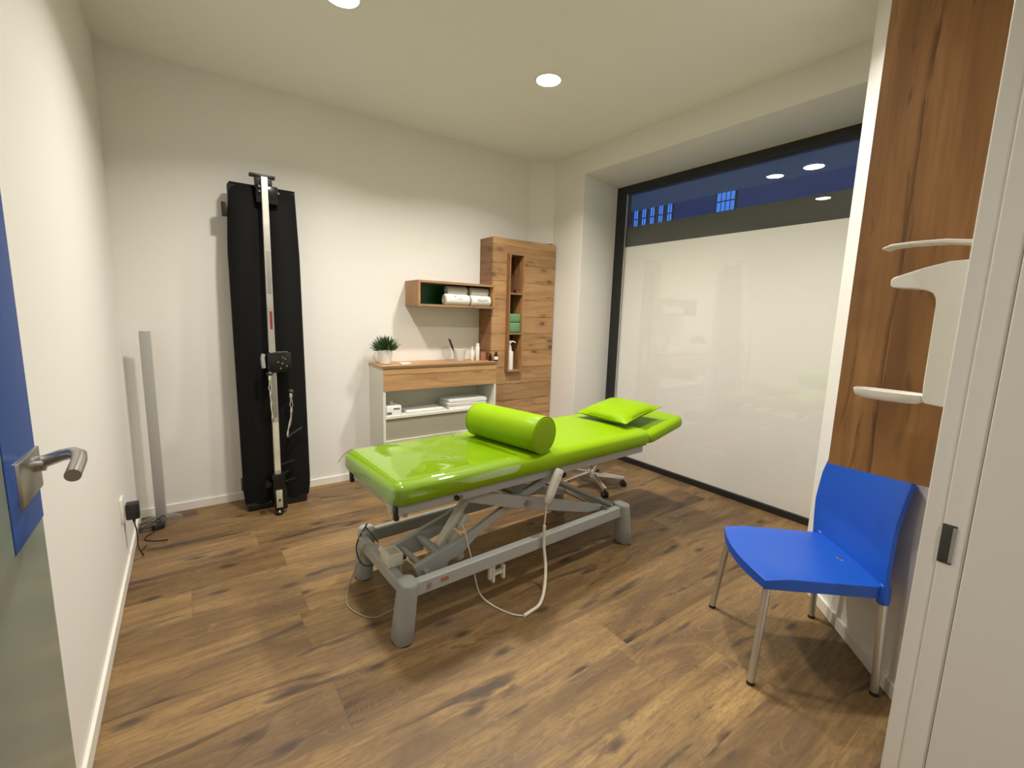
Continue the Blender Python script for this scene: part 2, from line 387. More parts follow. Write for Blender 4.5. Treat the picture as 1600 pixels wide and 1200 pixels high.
# ------------------------------------------------------------------ window
wn = thing('window_1', 'large shop window in a black frame, frosted below a clear strip', 'window'); wn['kind'] = 'structure'
y0, y1 = CY, 3.262
fr = B()
fr.bb(XF, XF + .07, y1 - .125, y1, 0, 2.727).bb(XF, XF + .07, y0, y0 + .09, 0, 2.727)
fr.bb(XF, XF + .07, y0 + .09, y1 - .125, 2.648, 2.727).bb(XF - .005, XF + .07, y0 + .09, y1 - .125, 0, .05)
fr.build('window_frame', M['black_frame'], wn, bevel=.002)
B().bb(XF + .012, XF + .02, y0 + .09, y1 - .125, .05, 2.648).build('pane', M['pane'], wn, smooth=0)
B().bb(XF + .0225, XF + .0245, y0 + .09, y1 - .125, .05, 2.152).build('frosted_film', M['film'], wn, smooth=0)
B().bb(XF + .0225, XF + .0245, y0 + .09, y1 - .125, 2.1525, 2.337).build('reflection_strip', M['dim_reflection'], wn, smooth=0)  # added dark strip standing in for ceiling reflection over the dark outside
B().bb(XF - .001, XF + .012, y1 - .132, y1 - .125, .05, 2.648).build('seal', M['alu'], wn)

# outside: canopy over the pavement and a building whose tall windows glow in place of sky light
ob = thing('street_canopy', 'flat slate canopy outside above the shop window with a round downlight', 'canopy', (3.84, 0, 3.25))
B().bb(0, 2.46, -1, 9, 0, .14).build('slab', M['canopy'], ob)
cd = B().lathe([(.10, -.012), (.118, -.010), (.122, .002)], (2.155, 2.495, 0), 36, cap=False).build('downlight_ring', M['white_plastic'], ob)
B().lathe([(.1005, -.008), (.1005, .002)], (2.155, 2.495, 0), 36).build('diffuser', M['led'], cd)
bd = thing('street_building', 'dark building across the street with tall blue windows, glow added as sky light', 'building', (20, 11, 0))
B().bb(0, 6, -12, 16, 0, 8.6).build('wall', M['facade'], bd)
B().prism([(-.4, 8.6), (6.4, 8.6), (3, 10.5)], 'Y', -12.3, 16.3).build('roof', M['facade_dark'], bd)
def ext_window(yc_, w, z0_, z1_):
    f = B().bb(-.06, .0, yc_ - w / 2 - .05, yc_ + w / 2 + .05, z0_ - .05, z1_ + .05).build('window', M['facade_dark'], bd)
    p = B()
    nn = 2 if w < .6 else 4
    for i in range(nn):
        for j in range(2):
            ww = w / nn; hh = (z1_ - z0_) / 2
            ya = yc_ - w / 2 + i * ww; za = z0_ + j * hh
            p.bb(-.075, -.055, ya + .025, ya + ww - .025, za + .03, za + hh - .03)
    p.build('pane', M['win_sky_glow'], f)
for i in range(6): ext_window(6.25 - i * .52, .28, 6.2, 7.2)
ext_window(.75, .86, 6.3, 7.25)

# ------------------------------------------------------------------ ceiling downlights
LP = [(2.04, 2.515), (.735, 2.545), (2.15, 1.315), (.735, 1.335)]
LL = ['round ceiling downlight above the treatment couch', 'round ceiling downlight at the top edge, nearest the back left',
      'round ceiling downlight nearest the slanting wall', 'round ceiling downlight nearest the open glass door']
dl = None
for (x, y), lb in zip(LP, LL):
    if dl is None:
        dl = thing('ceiling_downlight', lb, 'ceiling light', (x, y, CE), 0, 'recessed ceiling downlights')
        B().lathe([(.076, -.001), (.080, -.006), (.092, -.005), (.096, 0), (.09, .002), (.076, .002)], seg=40, cap=False).build('trim_ring', M['white_plastic'], dl)
        B().lathe([(.0765, -.003), (.0765, .001)], seg=40).build('diffuser', M['led'], dl)
    else:
        dup(dl, (x, y, CE), lb)
def area(name, loc, power, size, col, spread):
    L = bpy.data.lights.new(name, 'AREA'); L.shape = 'DISK'; L.size = size; L.energy = power; L.color = col; L.spread = math.radians(spread)
    o = bpy.data.objects.new(name, L); COL.objects.link(o); o.location = loc; return o
WARM = (1., .945, .865)
for (x, y), pw in zip(LP, (33, 32, 21, 7)): area('downlight_beam', (x, y, CE - .012), pw, .14, WARM, 139)
for x, pw in ((-.2, 27), (1.6, 10)): area('corridor_fill', (x, -1.1, CE - .012), pw, .14, WARM, 150)  # unseen fill lamps added in the corridor to brighten the door jamb

# ------------------------------------------------------------------ treatment couch
TH = math.radians(2.5)
CO = (.70, 1.755, 0)
couch = thing('treatment_couch', 'lime green padded treatment couch on a grey scissor-lift frame', 'treatment couch', CO, TH)
def cushion(u0, u1, v0, v1, z0, z1, r, corner):
    """padded slab: superellipse outline, soft rounded edges"""
    b = B(); rings = []
    def outline(ins, z):
        pts = []; c = max(corner - ins, .004); N = 7
        for (cx_, cy_, a) in ((u1 - corner, v1 - corner, 0), (u0 + corner, v1 - corner, 90), (u0 + corner, v0 + corner, 180), (u1 - corner, v0 + corner, 270)):
            for i in range(N + 1):
                t = math.radians(a + 90 * i / N); pts.append((cx_ + c * math.cos(t), cy_ + c * math.sin(t), z))
        return pts
    prof = [(r * .8, z0), (r * .25, z0 + r * .25), (0, z0 + r * .8)]
    for i in range(1, 8):
        a = math.radians(90 * i / 7); prof.append((r * 1.3 * (1 - math.cos(a)), z1 - r + r * math.sin(a)))
    for ins, z in prof: rings.append(b.ring(outline(ins, z)))
    b.skin(rings); return b
cushion(-.052, 1.755, -.035, .615, .628, .735, .042, .07).build('mattress', M['green'], couch, smooth=50)
h = cushion(0, .43, .0, .575, 0, .085, .036, .06).build('headrest', M['green'], couch, smooth=50)
h.location = (1.775, 0, .612); h.rotation_euler = (0, -math.radians(11.5), 0)
# frame under the mattress
B().bb(-.012, 1.70, 0.0, .03, .585, .63).bb(-.012, 1.70, .55, .58, .585, .63).bb(-.012, .02, .03, .55, .59, .63).bb(1.66, 1.70, .03, .55, .59, .63).bb(.8, .84, .03, .55, .59, .63).build('top_frame', M['grey'], couch, bevel=.003)
B().bb(1.60, 2.02, .16, .19, .592, .618).bb(1.60, 2.02, .39, .42, .592, .618).build('headrest_bracket', M['grey'], couch, bevel=.003)
for v in (.001, .553):
    B().bb(-.026, -.006, v, v + .026, .565, .628, .003).build('end_cap', M['black'], couch)
B().tube([(.02, -.004, .583), (.02, .01, .583)], .010, 12).build('screw', M['steel'], couch)
B().tube([(.275, -.012, .605), (.275, .03, .605)], .012, 12).build('pivot_bolt', M['black_gloss'], couch)
# base frame
def tub(x0, x1, y0, y1, z0, z1, nm): B().bb(x0, x1, y0, y1, z0, z1).build(nm, M['grey'], couch, bevel=.006)
tub(.03, 1.505, -.022, .022, .194, .262, 'base_rail'); tub(.03, 1.505, .568, .612, .194, .262, 'base_rail')
tub(.005, .05, .04, .55, .194, .256, 'cross_rail'); tub(1.47, 1.515, .04, .55, .194, .256, 'cross_rail')
def foot(x, y, lean):
    b = B(); rings = []
    for z, kx, ky in ((0, .90, .90), (.006, 1., 1.), (.10, .98, .98), (.20, .93, .93), (.262, .90, .90), (.271, .87, .87), (.275, .80, .80)):
        pts = []
        for i in range(28):
            a = 2 * PI * i / 28
            # slot-shaped section across the couch
            px = .044 * kx * math.cos(a); py = .043 * ky * math.sin(a) + (.016 if math.sin(a) > 0 else -.016)
            pts.append((x + px - lean * z / .3, y + py, z))
        rings.append(b.ring(pts))
    b.skin(rings); o = b.build('foot', M['leg_plastic'], couch, smooth=50)
    B().lathe([(.043, 0), (.0445, .007)], (x, y, 0), 24, 1, 1.35).build('floor_pad', M['rubber'], o)
foot(.0, .0, -.035); foot(.04, .59, -.03); foot(1.555, .0, .045); foot(1.53, .59, .045)
# scissor arms
def arm(poly, v, nm='scissor_arm', t=.028):
    B().prism(poly, 'Y', v, v + t).build(nm, M['grey'], couch, bevel=.004)
def low_arm(v):
    arm([(.105, .268), (.130, .196), (.275, .194), (.288, .238), (.37, .255), (.44, .312), (.575, .385), (1.05, .545), (1.05, .590), (.80, .510), (.62, .438), (.416, .356)], v)
def high_arm(v):
    arm([(.275, .604), (.29, .592), (.394, .532), (.659, .437), (1.245, .262), (1.40, .246), (1.41, .262), (1.37, .282), (.99, .405), (.62, .522), (.46, .575), (.40, .604)], v)
low_arm(.085); low_arm(.33); high_arm(.047); high_arm(.367)
B().tube([(.752, .03, .445), (.752, .40, .445)], .016, 16).build('pivot_shaft', M['steel'], couch)
B().tube([(.16, .05, .240), (.16, .36, .240)], .014, 14).build('cross_tube', M['grey'], couch)
B().bb(.235, .27, .11, .33, .262, .292, .003).build('cross_tie', M['grey'], couch)
B().tube([(.30, .0, .598), (.30, .57, .598)], .014, 14).build('upper_shaft', M['steel'], couch)
B().tube([(1.38, .0, .262), (1.38, .57, .262)], .014, 14).build('roller_shaft', M['steel'], couch)
# actuator
ac = B(); p0 = Vector((.285, .2, .262)); p1 = Vector((.455, .2, .485)); dv = (p1 - p0)
ry = Matrix.Rotation(math.atan2(dv.x, dv.z), 3, 'Y')
ac.box((p0 + p1) / 2, (.030, .046, dv.length), ry, .004)
act = ac.build('actuator', M['grey_plastic'], couch)
B().box(p0.lerp(p1, .60) + Vector((.045, 0, -.03)), (.042, .046, .085), ry, .008).box(p0.lerp(p1, .28) + Vector((.045, 0, -.035)), (.040, .046, .07), ry, .008).build('motor', M['grey_plastic'], act)
B().tube([(.36, .2, .25), (.41, .2, .185), (.43, .2, .165)], [.038, .036, .022], 18).build('motor_cap', M['grey_plastic'], act)
B().tube([p1, p1 + dv.normalized() * .16], .013, 14).build('piston', M['steel'], act)
B().box((.30, .2, .245), (.05, .05, .03), ry, .004).build('actuator_mount', M['black'], couch)
# control box
cb = B().bb(.008, .084, .160, .262, .258, .317, .005).build('control_box', M['grey_plastic'], couch)
B().bb(.025, .07, .175, .24, .3169, .3183, .0004).build('rating_label', M['scale_tape'], cb)
for i in range(3): B().tube([(.05, .17 + i * .035, .285), (.10, .17 + i * .035, .285)], .009, 10).build('plug', M['black'], cb)
B().tube([(.03, .26, .292), (.03, .30, .292)], .015, 14).build('cable_gland', M['grey_plastic'], cb)
# cable hook under the rail
B().bb(.49, .505, -.012, .012, .10, .196).bb(.555, .57, -.012, .012, .10, .175).bb(.505, .555, -.012, .012, .135, .15).bb(.47, .505, -.008, .008, .12, .205).build('cable_hook', M['grey_plastic'], couch, bevel=.002)
# logo plate on the rail
B().bb(.185, .225, -.0232, -.022, .222, .242).build('logo_plate', M['copper'], couch)
B().tube([(.125, -.028, .230), (.125, -.02, .230)], .011, 14).build('rail_bolt', M['steel'], couch)
# hand control
def smooth_path(pts, n=8):
    pts = [Vector(p) for p in pts]; out = []
    P_ = [pts[0] * 2 - pts[1]] + pts + [pts[-1] * 2 - pts[-2]]
    for i in range(1, len(P_) - 2):
        a, b, c, d_ = P_[i - 1], P_[i], P_[i + 1], P_[i + 2]
        for k_ in range(n):
            t = k_ / n
            out.append(.5 * ((2 * b) + (c - a) * t + (2 * a - 5 * b + 4 * c - d_) * t * t + (3 * b - a - 3 * c + d_) * t ** 3))
    out.append(pts[-1]); return out
hc = B(); rings = []
for t, w, th in ((0, .020, .010), (.04, .026, .014), (.3, .027, .016), (.7, .025, .015), (.96, .022, .013), (1, .017, .009)):
    c = Vector((.908 - .085 * t, -.036, .632 - .175 * t))
    ax = Vector((.9, 0, -.44)).normalized()
    rings.append(hc.ring([c + ax * (w * math.copysign(abs(math.cos(a)) ** .5, math.cos(a))) + Vector((0, 1, 0)) * (th * math.copysign(abs(math.sin(a)) ** .5, math.sin(a))) for a in [2 * PI * k_ / 20 for k_ in range(20)]]))
hc.skin(rings); hcon = hc.build('hand_control', M['grey_plastic'], couch, smooth=50)
bt = B()
for dx, dz in ((0, .0), (-.012, -.028), (.008, -.036)): bt.tube([(.898 + dx, -.053, .605 + dz), (.898 + dx, -.050, .605 + dz)], .0045, 10)
bt.build('button', M['leg_plastic'], hcon)
B().tube(smooth_path([(.823, -.036, .46), (.818, -.034, .40), (.812, -.032, .32)]), .004, 8).build('cord', M['cord'], couch)
B().tube(smooth_path([(.812, -.034, .33), (.812, -.036, .22), (.80, -.07, .11), (.74, -.13, .035), (.66, -.185, .011), (.585, -.20, .009), (.54, -.205, .009)]), .0085, 10).build('cord_sleeve', M['cord'], couch)
B().tube(smooth_path([(.545, -.205, .006), (.50, -.15, .005), (.463, -.03, .006), (.42, .01, .07), (.395, .035, .22), (.36, .05, .38), (.355, .08, .425), (.37, .14, .40)]), .0035, 8).build('cord_tail', M['cord'], couch)
B().tube(smooth_path([(.02, .31, .31), (-.01, .42, .27), (.0, .52, .14), (-.04, .54, .04), (-.10, .44, .006), (-.115, .34, .005), (-.07, .23, .005), (-.02, .17, .03), (.03, .09, .13), (.06, .14, .27)]), .003, 8).build('mains_cord', plain('grey_cable', srgb(150, 142, 120), .5), couch)
B().tube(smooth_path([(.03, .34, .31), (.02, .47, .335), (.05, .55, .31), (.0, .57, .2), (.0, .50, .13), (.02, .40, .16), (.04, .33, .25)]), .004, 8).build('coiled_cord', M['black'], couch)
B().tube(smooth_path([(.09, .14, .29), (.15, .12, .235), (.22, .18, .22), (.26, .26, .25)]), .0035, 8).build('motor_cord', M['cord'], couch)

def on_couch(u, v, z):
    return (CO[0] + u * math.cos(TH) - v * math.sin(TH), CO[1] + u * math.sin(TH) + v * math.cos(TH), z)
# bolster: cylinder with slightly domed ends, lying across the couch
bo = thing('bolster', 'lime green cylinder bolster lying across the treatment couch', 'bolster', on_couch(.752, .225, .835), TH + math.radians(90 + 9.5))
R, Lb = .0995, .255
rb = B(); rings = []
prof = [(-Lb, R - .012), (-Lb + .003, R - .005), (-Lb + .012, R)] + [(-Lb + .012 + (2 * Lb - .024) * i / 6, R) for i in range(1, 6)] + [(Lb - .012, R), (Lb - .003, R - .005), (Lb, R - .012)]
for x, r in prof: rings.append(rb.ring([(x, r * math.cos(2 * PI * k_ / 48), r * math.sin(2 * PI * k_ / 48)) for k_ in range(48)]))
rb.skin(rings, True, False).build('cover', M['green'], bo, smooth=40)
for s_ in (-1, 1):
    e = B(); e.skin([e.ring([(s_ * (Lb - .001 + dx), r * math.cos(2 * PI * k_ / 48), r * math.sin(2 * PI * k_ / 48)) for k_ in range(48)]) for dx, r in ((-.004, R - .011), (.001, R - .011), (.0035, R - .03), (.005, R - .07))])
    e.build('end_panel', M['green_dark'], bo, smooth=40)
    B().tube([(s_ * (Lb - .004), (R - .002) * math.cos(2 * PI * k_ / 40), (R - .002) * math.sin(2 * PI * k_ / 40)) for k_ in range(41)], .003, 8, False).build('piping', M['green'], bo)
# pillow
pl = thing('pillow', 'square lime green vinyl pillow on the couch headrest', 'pillow', on_couch(1.785, .285, .808), TH + math.radians(3))
def pil(sgn):
    def f(u, v):
        x, y = 2 * u - 1, 2 * v - 1
        k1 = 1 - .10 * (1 - y * y) * abs(x) ** 2; k2 = 1 - .10 * (1 - x * x) * abs(y) ** 2
        hgt = .052 * ((1 - abs(x) ** 2.6) * (1 - abs(y) ** 2.6)) ** .55
        return (x * .205 * k1, y * .215 * k2, sgn * hgt)
    return f
pb = B(); pb.grid(pil(1), 24, 24); pb.grid(pil(-1), 24, 24)
po = pb.build('cushion', M['green'], pl, smooth=70); pl.rotation_euler = (0, -math.radians(9.5), TH + math.radians(2))
def seam_pts():
    e = []
    for i in range(25): e.append(pil(1)(i / 24, 0))
    for i in range(1, 25): e.append(pil(1)(1, i / 24))
    for i in range(1, 25): e.append(pil(1)(1 - i / 24, 1))
    for i in range(1, 25): e.append(pil(1)(0, 1 - i / 24))
    return e
B().tube(seam_pts(), .0028, 6, False).build('seam', M['green'], pl)
# clear plastic sheet over the foot end
def sheet(u, v):
    U0, U1, V0, V1 = -.078, .64, -.066, .630
    x = U0 + (U1 - U0) * u; y = V0 + (V1 - V0) * v
    # rounded free corner
    if x > .56 and y < .02:
        dx, dy = x - .56, .02 - y
        y = .02 - dy * math.sqrt(max(0, 1 - min(1, dx / .085) ** 2 * .75))
    z = .7385
    def fall(dist):   # distance beyond the start of the rounded edge
        if dist <= 0: return 0
        return min(.1, dist * dist / .105)
    z -= fall(.012 - x) * .85 + fall(.012 - y) + fall(y - .565) * .8
    q = noise.noise(Vector((x * 5.2, y * 4.6, 1.7))); q2 = noise.noise(Vector((x * 11, y * 8, 5.1)))
    amp = max(0, min(1, (x - .02) * 6)) * max(0, min(1, (y - .02) * 7)) * max(0, min(1, (.58 - y) * 7))
    z += .0055 + (max(-.0045, .011 * q) + .002 * q2) * amp
    return (x, y, z)
sh = B().grid(sheet, 90, 76).build('plastic_sheet', M['sheet'], None, smooth=80)
sh.location = CO; sh.rotation_euler = (0, 0, TH)
tag(sh, 'clear glossy plastic sheet covering the foot end of the couch', 'plastic sheet')

# ------------------------------------------------------------------ blue chair
ch = thing('chair', 'royal blue plastic chair with round metal legs', 'chair', (2.118, .765, 0), math.radians(47.5))
# local x = along the seat front (far side +), local y = towards the front
def seat_fn(top):
    def f(u, v):
        x = -.232 + .472 * u; y = -.225 + .445 * v
        hw = 1 - .03 * (1 - v)
        x = (x - .004) * hw + .004
        y2 = y + (.040 * (1 - (2 * u - 1) ** 2) if v > .98 else .040 * (1 - (2 * u - 1) ** 2) * max(0, v - .3) / .7)
        s_ = 2 * u - 1
        z = .462 - .010 * (1 - s_ * s_) * (1 - abs(2 * v - 1) ** 3) - .012 * max(0, v - .8) / .2 - .006 * abs(s_) ** 6
        return (x, y2, z if top else z - .02)
    return f
sb = B(); nu, nv = 20, 20
gt = [[Vector(seat_fn(True)(i / nu, j / nv)) for j in range(nv + 1)] for i in range(nu + 1)]
sb.grid(seat_fn(True), nu, nv)
per = [gt[i][0] for i in range(nu + 1)] + [gt[nu][j] for j in range(1, nv + 1)] + [gt[i][nv] for i in range(nu - 1, -1, -1)] + [gt[0][j] for j in range(nv - 1, 0, -1)]
r0 = sb.ring(per); r1 = sb.ring([Vector((p.x * .992, p.y * .992, .405 + (.0 if p.y > -.1 else 0))) for p in per]); r2 = sb.ring([Vector((p.x * .965, p.y * .96, .405)) for p in per])
r3 = sb.ring([Vector((p.x * .95, p.y * .95, p.z - .02)) for p in per])
sb.skin([r0, r1, r2, r3], True, False)
sb.b.faces.new(r3)
sb.build('seat', M['blue'], ch, smooth=40, bevel=.004)
def tab(z, pts):
    for (a, p), (b, q) in zip(pts, pts[1:]):
        if z <= b:
            t = max(0, (z - a) / (b - a)); return p + (q - p) * t
    return pts[-1][1]
def back_fn(front):
    def f(u, v):
        s_ = 2 * u - 1
        z = .405 + .50 * v
        far = tab(z, ((.40, .268), (.46, .278), (.60, .306), (.74, .304), (.82, .285), (.87, .262), (.905, .225)))
        near = tab(z, ((.40, -.250), (.53, -.232), (.69, -.218), (.80, -.222), (.87, -.226), (.905, -.215)))
        x = near + (far - near) * u
        y = -.206 - .010 * v - .040 * v * v - .030 * (1 - s_ * s_) * min(1, v * 3)
        z += .022 * (1 - s_ * s_) * max(0, v - .9) / .1
        return (x, y - (0 if front else .017), z)
    return f
bk = B(); N1, N2 = 20, 24
bk.grid(back_fn(True), N1, N2); bk.grid(back_fn(False), N1, N2)
def per_of(fn):
    return [fn(i / N1, 0) for i in range(N1 + 1)] + [fn(1, j / N2) for j in range(1, N2 + 1)] + [fn(i / N1, 1) for i in range(N1 - 1, -1, -1)] + [fn(0, j / N2) for j in range(N2 - 1, 0, -1)]
bk.skin([bk.ring(per_of(back_fn(True))), bk.ring(per_of(back_fn(False)))], True, False)
bk.build('backrest', M['blue'], ch, smooth=40, bevel=.003)
for sx in (-1, 1):
    cx_ = .003 + sx * .222
    B().lathe([(.017, .385), (.021, .39), (.022, .43), (.018, .462), (.008, .47)], (cx_, -.222, 0), 20).build('leg_socket', M['blue'], ch)
    B().tube([(cx_ + sx * .003, -.222, .44), (.005 + sx * .236, -.236, .010)], .0145, 16).build('leg', M['alu'], ch)
    B().tube([(.008 + sx * .212, .196, .43), (-.003 + sx * .247, .238, .010)], .0145, 16).build('leg', M['alu'], ch)
    for (px, py) in ((.005 + sx * .2363, -.2363), (-.003 + sx * .2475, .2385)):
        B().tube([(px, py, 0), (px, py, .014)], .0155, 14).build('foot_cap', M['rubber'], ch)
B().lathe([(.016, 0), (.016, .002), (.012, .0038), (.004, .0042)], (-.02, -.172, .4535), 24, 1.35, .85).build('drain_badge', M['chrome'], ch)

# ------------------------------------------------------------------ stool behind the couch
so = thing('rolling_stool', 'chrome five-star stool base on black castors behind the couch', 'stool', (2.80, 2.665, 0), 0)
B().lathe([(.030, .075), (.034, .085), (.034, .135), (.026, .15)], seg=24).build('hub', M['chrome'], so)
B().tube([(0, 0, .14), (0, 0, .30)], .024, 20).tube([(0, 0, .30), (0, 0, .41)], .014, 18).build('gas_lift', M['chrome'], so)
B().lathe([(.16, .41), (.175, .42), (.178, .45), (.165, .468), (.10, .475)], seg=36).build('seat', M['black'], so)
angs = [math.atan2(2.391 - 2.665, 2.695 - 2.80) + 2 * PI * i / 5 for i in range(5)]
for a in angs:
    c_, s_ = math.cos(a), math.sin(a)
    L_ = .295; w0, w1 = .024, .015
    b = B(); rings = []
    for t, w, z0_, z1_ in ((.02, w0, .085, .13), (.5, .019, .078, .11), (1, w1, .066, .088)):
        p = Vector((c_ * L_ * t, s_ * L_ * t, 0)); q = Vector((-s_, c_, 0))
        rings.append(b.ring([p + q * w + Vector((0, 0, z0_)), p - q * w + Vector((0, 0, z0_)), p - q * w * .7 + Vector((0, 0, z1_)), p + q * w * .7 + Vector((0, 0, z1_))]))
    b.skin(rings); ar = b.build('arm', M['chrome'], so, bevel=.004)
    cb_ = B(); p = Vector((c_ * L_ * .97, s_ * L_ * .97, 0)); q = Vector((-s_, c_, 0))
    for k_ in (-1, 1): cb_.tube([p + q * (k_ * .006) + Vector((0, 0, .027)), p + q * (k_ * .024) + Vector((0, 0, .027))], .027, 20)
    cb_.tube([p + Vector((0, 0, .04)), p + Vector((0, 0, .075))], .008, 10).build('castor', M['black'], ar)

# ------------------------------------------------------------------ tall wall cabinet
X0, X1, YF = 2.356, 3.112, 3.617
tc = thing('tall_cabinet', 'tall pine-decor wall cabinet with a narrow open niche', 'cabinet', (X0, YF, 0))
W = X1 - X0; D = YB - YF - .001
nx0, nx1, nz0, nz1 = .158, .335, .905, 2.03
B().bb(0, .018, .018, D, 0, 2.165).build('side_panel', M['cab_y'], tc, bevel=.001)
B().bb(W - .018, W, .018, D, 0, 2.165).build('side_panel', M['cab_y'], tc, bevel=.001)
B().bb(.018, W - .018, .018, D, 2.147, 2.165).build('top_board', M['cab_edge'], tc)
B().bb(.018, W - .018, .018, D, .05, .068).build('bottom_board', M['cab_edge'], tc)
B().bb(.018, W - .018, D - .008, D, .368, 2.147).build('back_panel', M['cab'], tc)
# front: four pieces around the niche
B().bb(0, nx0, 0, .018, 0, 2.165).bb(nx1, W, 0, .018, 0, 2.165).bb(nx0, nx1, 0, .018, nz1, 2.165).bb(nx0, nx1, 0, .018, 0, nz0).build('front', M['cab'], tc)
t_ = .015; yo = -.05
for xx in (nx0, nx1 - t_): B().bb(xx, xx + t_, yo, .19, nz0, nz1).build('niche_side', M['cab_v'], tc, bevel=.001)
B().bb(nx0 + t_, nx1 - t_, yo, .19, nz1 - t_, nz1).build('niche_top', M['cab_edge'], tc, bevel=.001)
B().bb(nx0 + t_, nx1 - t_, yo, .19, nz0, nz0 + t_).build('niche_bottom', M['cab_edge'], tc, bevel=.001)
B().bb(nx0 + t_, nx1 - t_, .182, .19, nz0 + t_, nz1 - t_).build('niche_back', M['cab_v'], tc)
for z in (1.268, 1.648):
    B().bb(nx0 + t_, nx1 - t_, yo + .004, .182, z, z + .016).build('shelf', M['cab_edge'], tc, bevel=.001)
# things in the niche
xm = X0 + (nx0 + nx1) / 2
pbm = thing('pump_bottle', 'white pump bottle in the lowest niche of the tall cabinet', 'bottle', (xm - .028, 3.615, nz0 + t_))
B().lathe([(.030, 0), (.034, .004), (.034, .172), (.031, .182), (.015, .190)], seg=28).build('bottle', M['white_plastic'], pbm)
B().lathe([(.016, .188), (.016, .212), (.0125, .216), (.0125, .238), (.006, .240), (.006, .262)], seg=20).build('collar', M['white_ceramic'], pbm)
B().lathe([(.011, .258), (.011, .282), (.008, .287)], seg=16).tube([(0, 0, .275), (.025, -.012, .279), (.052, -.024, .268)], [.008, .007, .0045], 10).build('pump_head', M['white_plastic'], pbm)
def folded(name, label, cat, c, sx, sy, sz, mat, layers=2, group=None):
    b = B()
    for i in range(layers):
        hz = sz / layers
        b.box((c[0] + .002 * (-1) ** i, c[1], c[2] + hz * (i + .5)), (sx - .004 * i, sy, hz), None, min(.016, hz * .42), 3)
    return tag(b.build(name, mat), label, cat, group)
folded('folded_towel', 'sage green folded towel, lower of two in the cabinet niche', 'towel', (xm, 3.655, 1.284), .136, .15, .098, M['green_towel'], 1, 'green towels in the niche')
folded('folded_towel', 'sage green folded towel, upper of two in the cabinet niche', 'towel', (xm + .002, 3.66, 1.382), .138, .15, .085, M['green_towel'], 1, 'green towels in the niche')
sd = B().lathe([(.018, 0), (.019, .003), (.012, .010), (.010, .028), (.0, .036)], (xm - .002, 3.60, 1.664), 16); tag(sd.build('small_figure', M['brown_glass']), 'tiny dark object in the top niche of the tall cabinet', 'ornament')

# ------------------------------------------------------------------ dresser (wall unit)
DX0, DX1, DY = 1.262, 2.356, 3.52
dz0, dz1 = 0.0, 1.018
ds = thing('wall_dresser', 'white open wall unit with pine top and drawer front', 'dresser', (DX0, DY, 0))
W = DX1 - DX0; D = YB - DY - .001
B().bb(-.004, W, -.008, D, dz1 - .022, dz1).build('top', M['cab'], ds, bevel=.0015)
B().bb(-.004, W, -.0095, -.0078, dz1 - .022, dz1 - .001).build('top_edge', plain('dark_edge_band', srgb(126, 98, 68), .5), ds)
for x in (0, W - .022):
    B().bb(x, x + .022, .0, D, dz0, dz1 - .022).build('side_panel', M['white_lam'], ds, bevel=.001)
B().bb(.003, W - .003, -.004, .016, .812, dz1 - .026).build('drawer', M['cab'], ds, bevel=.001)
B().bb(.022, W - .022, .016, D, .806, .82).build('upper_board', M['white_lam'], ds)
B().bb(.022, W - .022, .002, D - .02, .578, .600).build('shelf', M['white_lam'], ds, bevel=.001)
B().bb(.022, W - .022, .001, D - .012, .375, .395).build('bottom_board', M['white_lam'], ds, bevel=.001)
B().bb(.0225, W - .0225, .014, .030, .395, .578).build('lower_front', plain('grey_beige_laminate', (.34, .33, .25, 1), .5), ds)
B().bb(.022, W - .022, .04, .056, 0, .375).build('plinth', M['white_lam'], ds)
B().bb(.022, W - .022, D - .012, D, dz0, dz1 - .022).build('back_panel', M['white_lam'], ds)
ZT = dz1
# plant
pt = thing('potted_plant', 'small green bushy plant in a white pot on the dresser', 'plant', (1.335, 3.665, ZT))
B().lathe([(.034, 0), (.046, .006), (.058, .05), (.066, .118), (.0655, .122), (.061, .122), (.055, .10), (.05, .095)], seg=32).build('pot', M['white_ceramic'], pt)
B().lathe([(.054, .09), (.055, .104), (.02, .108)], seg=24).build('soil', M['soil'], pt)
lf = B()
for i in range(330):
    a = random.uniform(0, 2 * PI); tilt = random.uniform(.02, 1.25) ** 1.0; L_ = random.uniform(.10, .155) * (1 - .22 * (tilt / 1.25))
    r0_ = random.uniform(0, .045); base = Vector((r0_ * math.cos(a), r0_ * math.sin(a), .104))
    dirv = Vector((math.sin(tilt) * math.cos(a), math.sin(tilt) * math.sin(a), math.cos(tilt)))
    side = dirv.cross(Vector((random.uniform(-1, 1), random.uniform(-1, 1), .3))).normalized(); w = random.uniform(.0028, .005)
    start = base.lerp(base + dirv * L_, random.uniform(.25, .55) if i % 3 else 0)
    tip = base + dirv * L_ + Vector((0, 0, -.012 * tilt)); mid_ = start.lerp(tip, .55) + Vector((0, 0, .004))
    v_ = [lf.b.verts.new(p) for p in (start, mid_ + side * w, tip, mid_ - side * w)]
    lf.b.faces.new(v_)
lo = lf.build('foliage', M['leaf'], pt, smooth=0, solid=.0006)
# flat dish beside the plant
tag(B().box((1.485, 3.60, ZT + .007), (.085, .05, .014), Matrix.Rotation(.15, 3, 'Z'), .004).build('soap_dish', M['white_ceramic']), 'flat white dish beside the potted plant', 'dish')
# glass plate leaning against the wall
gp = B(); a_ = math.radians(12)
gp.lathe([(.062, .0), (.066, .002), (.066, .005), (.062, .007)], seg=36)
gpo = gp.build('glass_saucer', M['glass']); gpo.rotation_euler = (math.radians(90 - 12), 0, math.radians(20)); gpo.location = (1.972, 3.80, ZT + .066)
tag(gpo, 'round clear glass saucer leaning behind the cup with the pen', 'saucer')
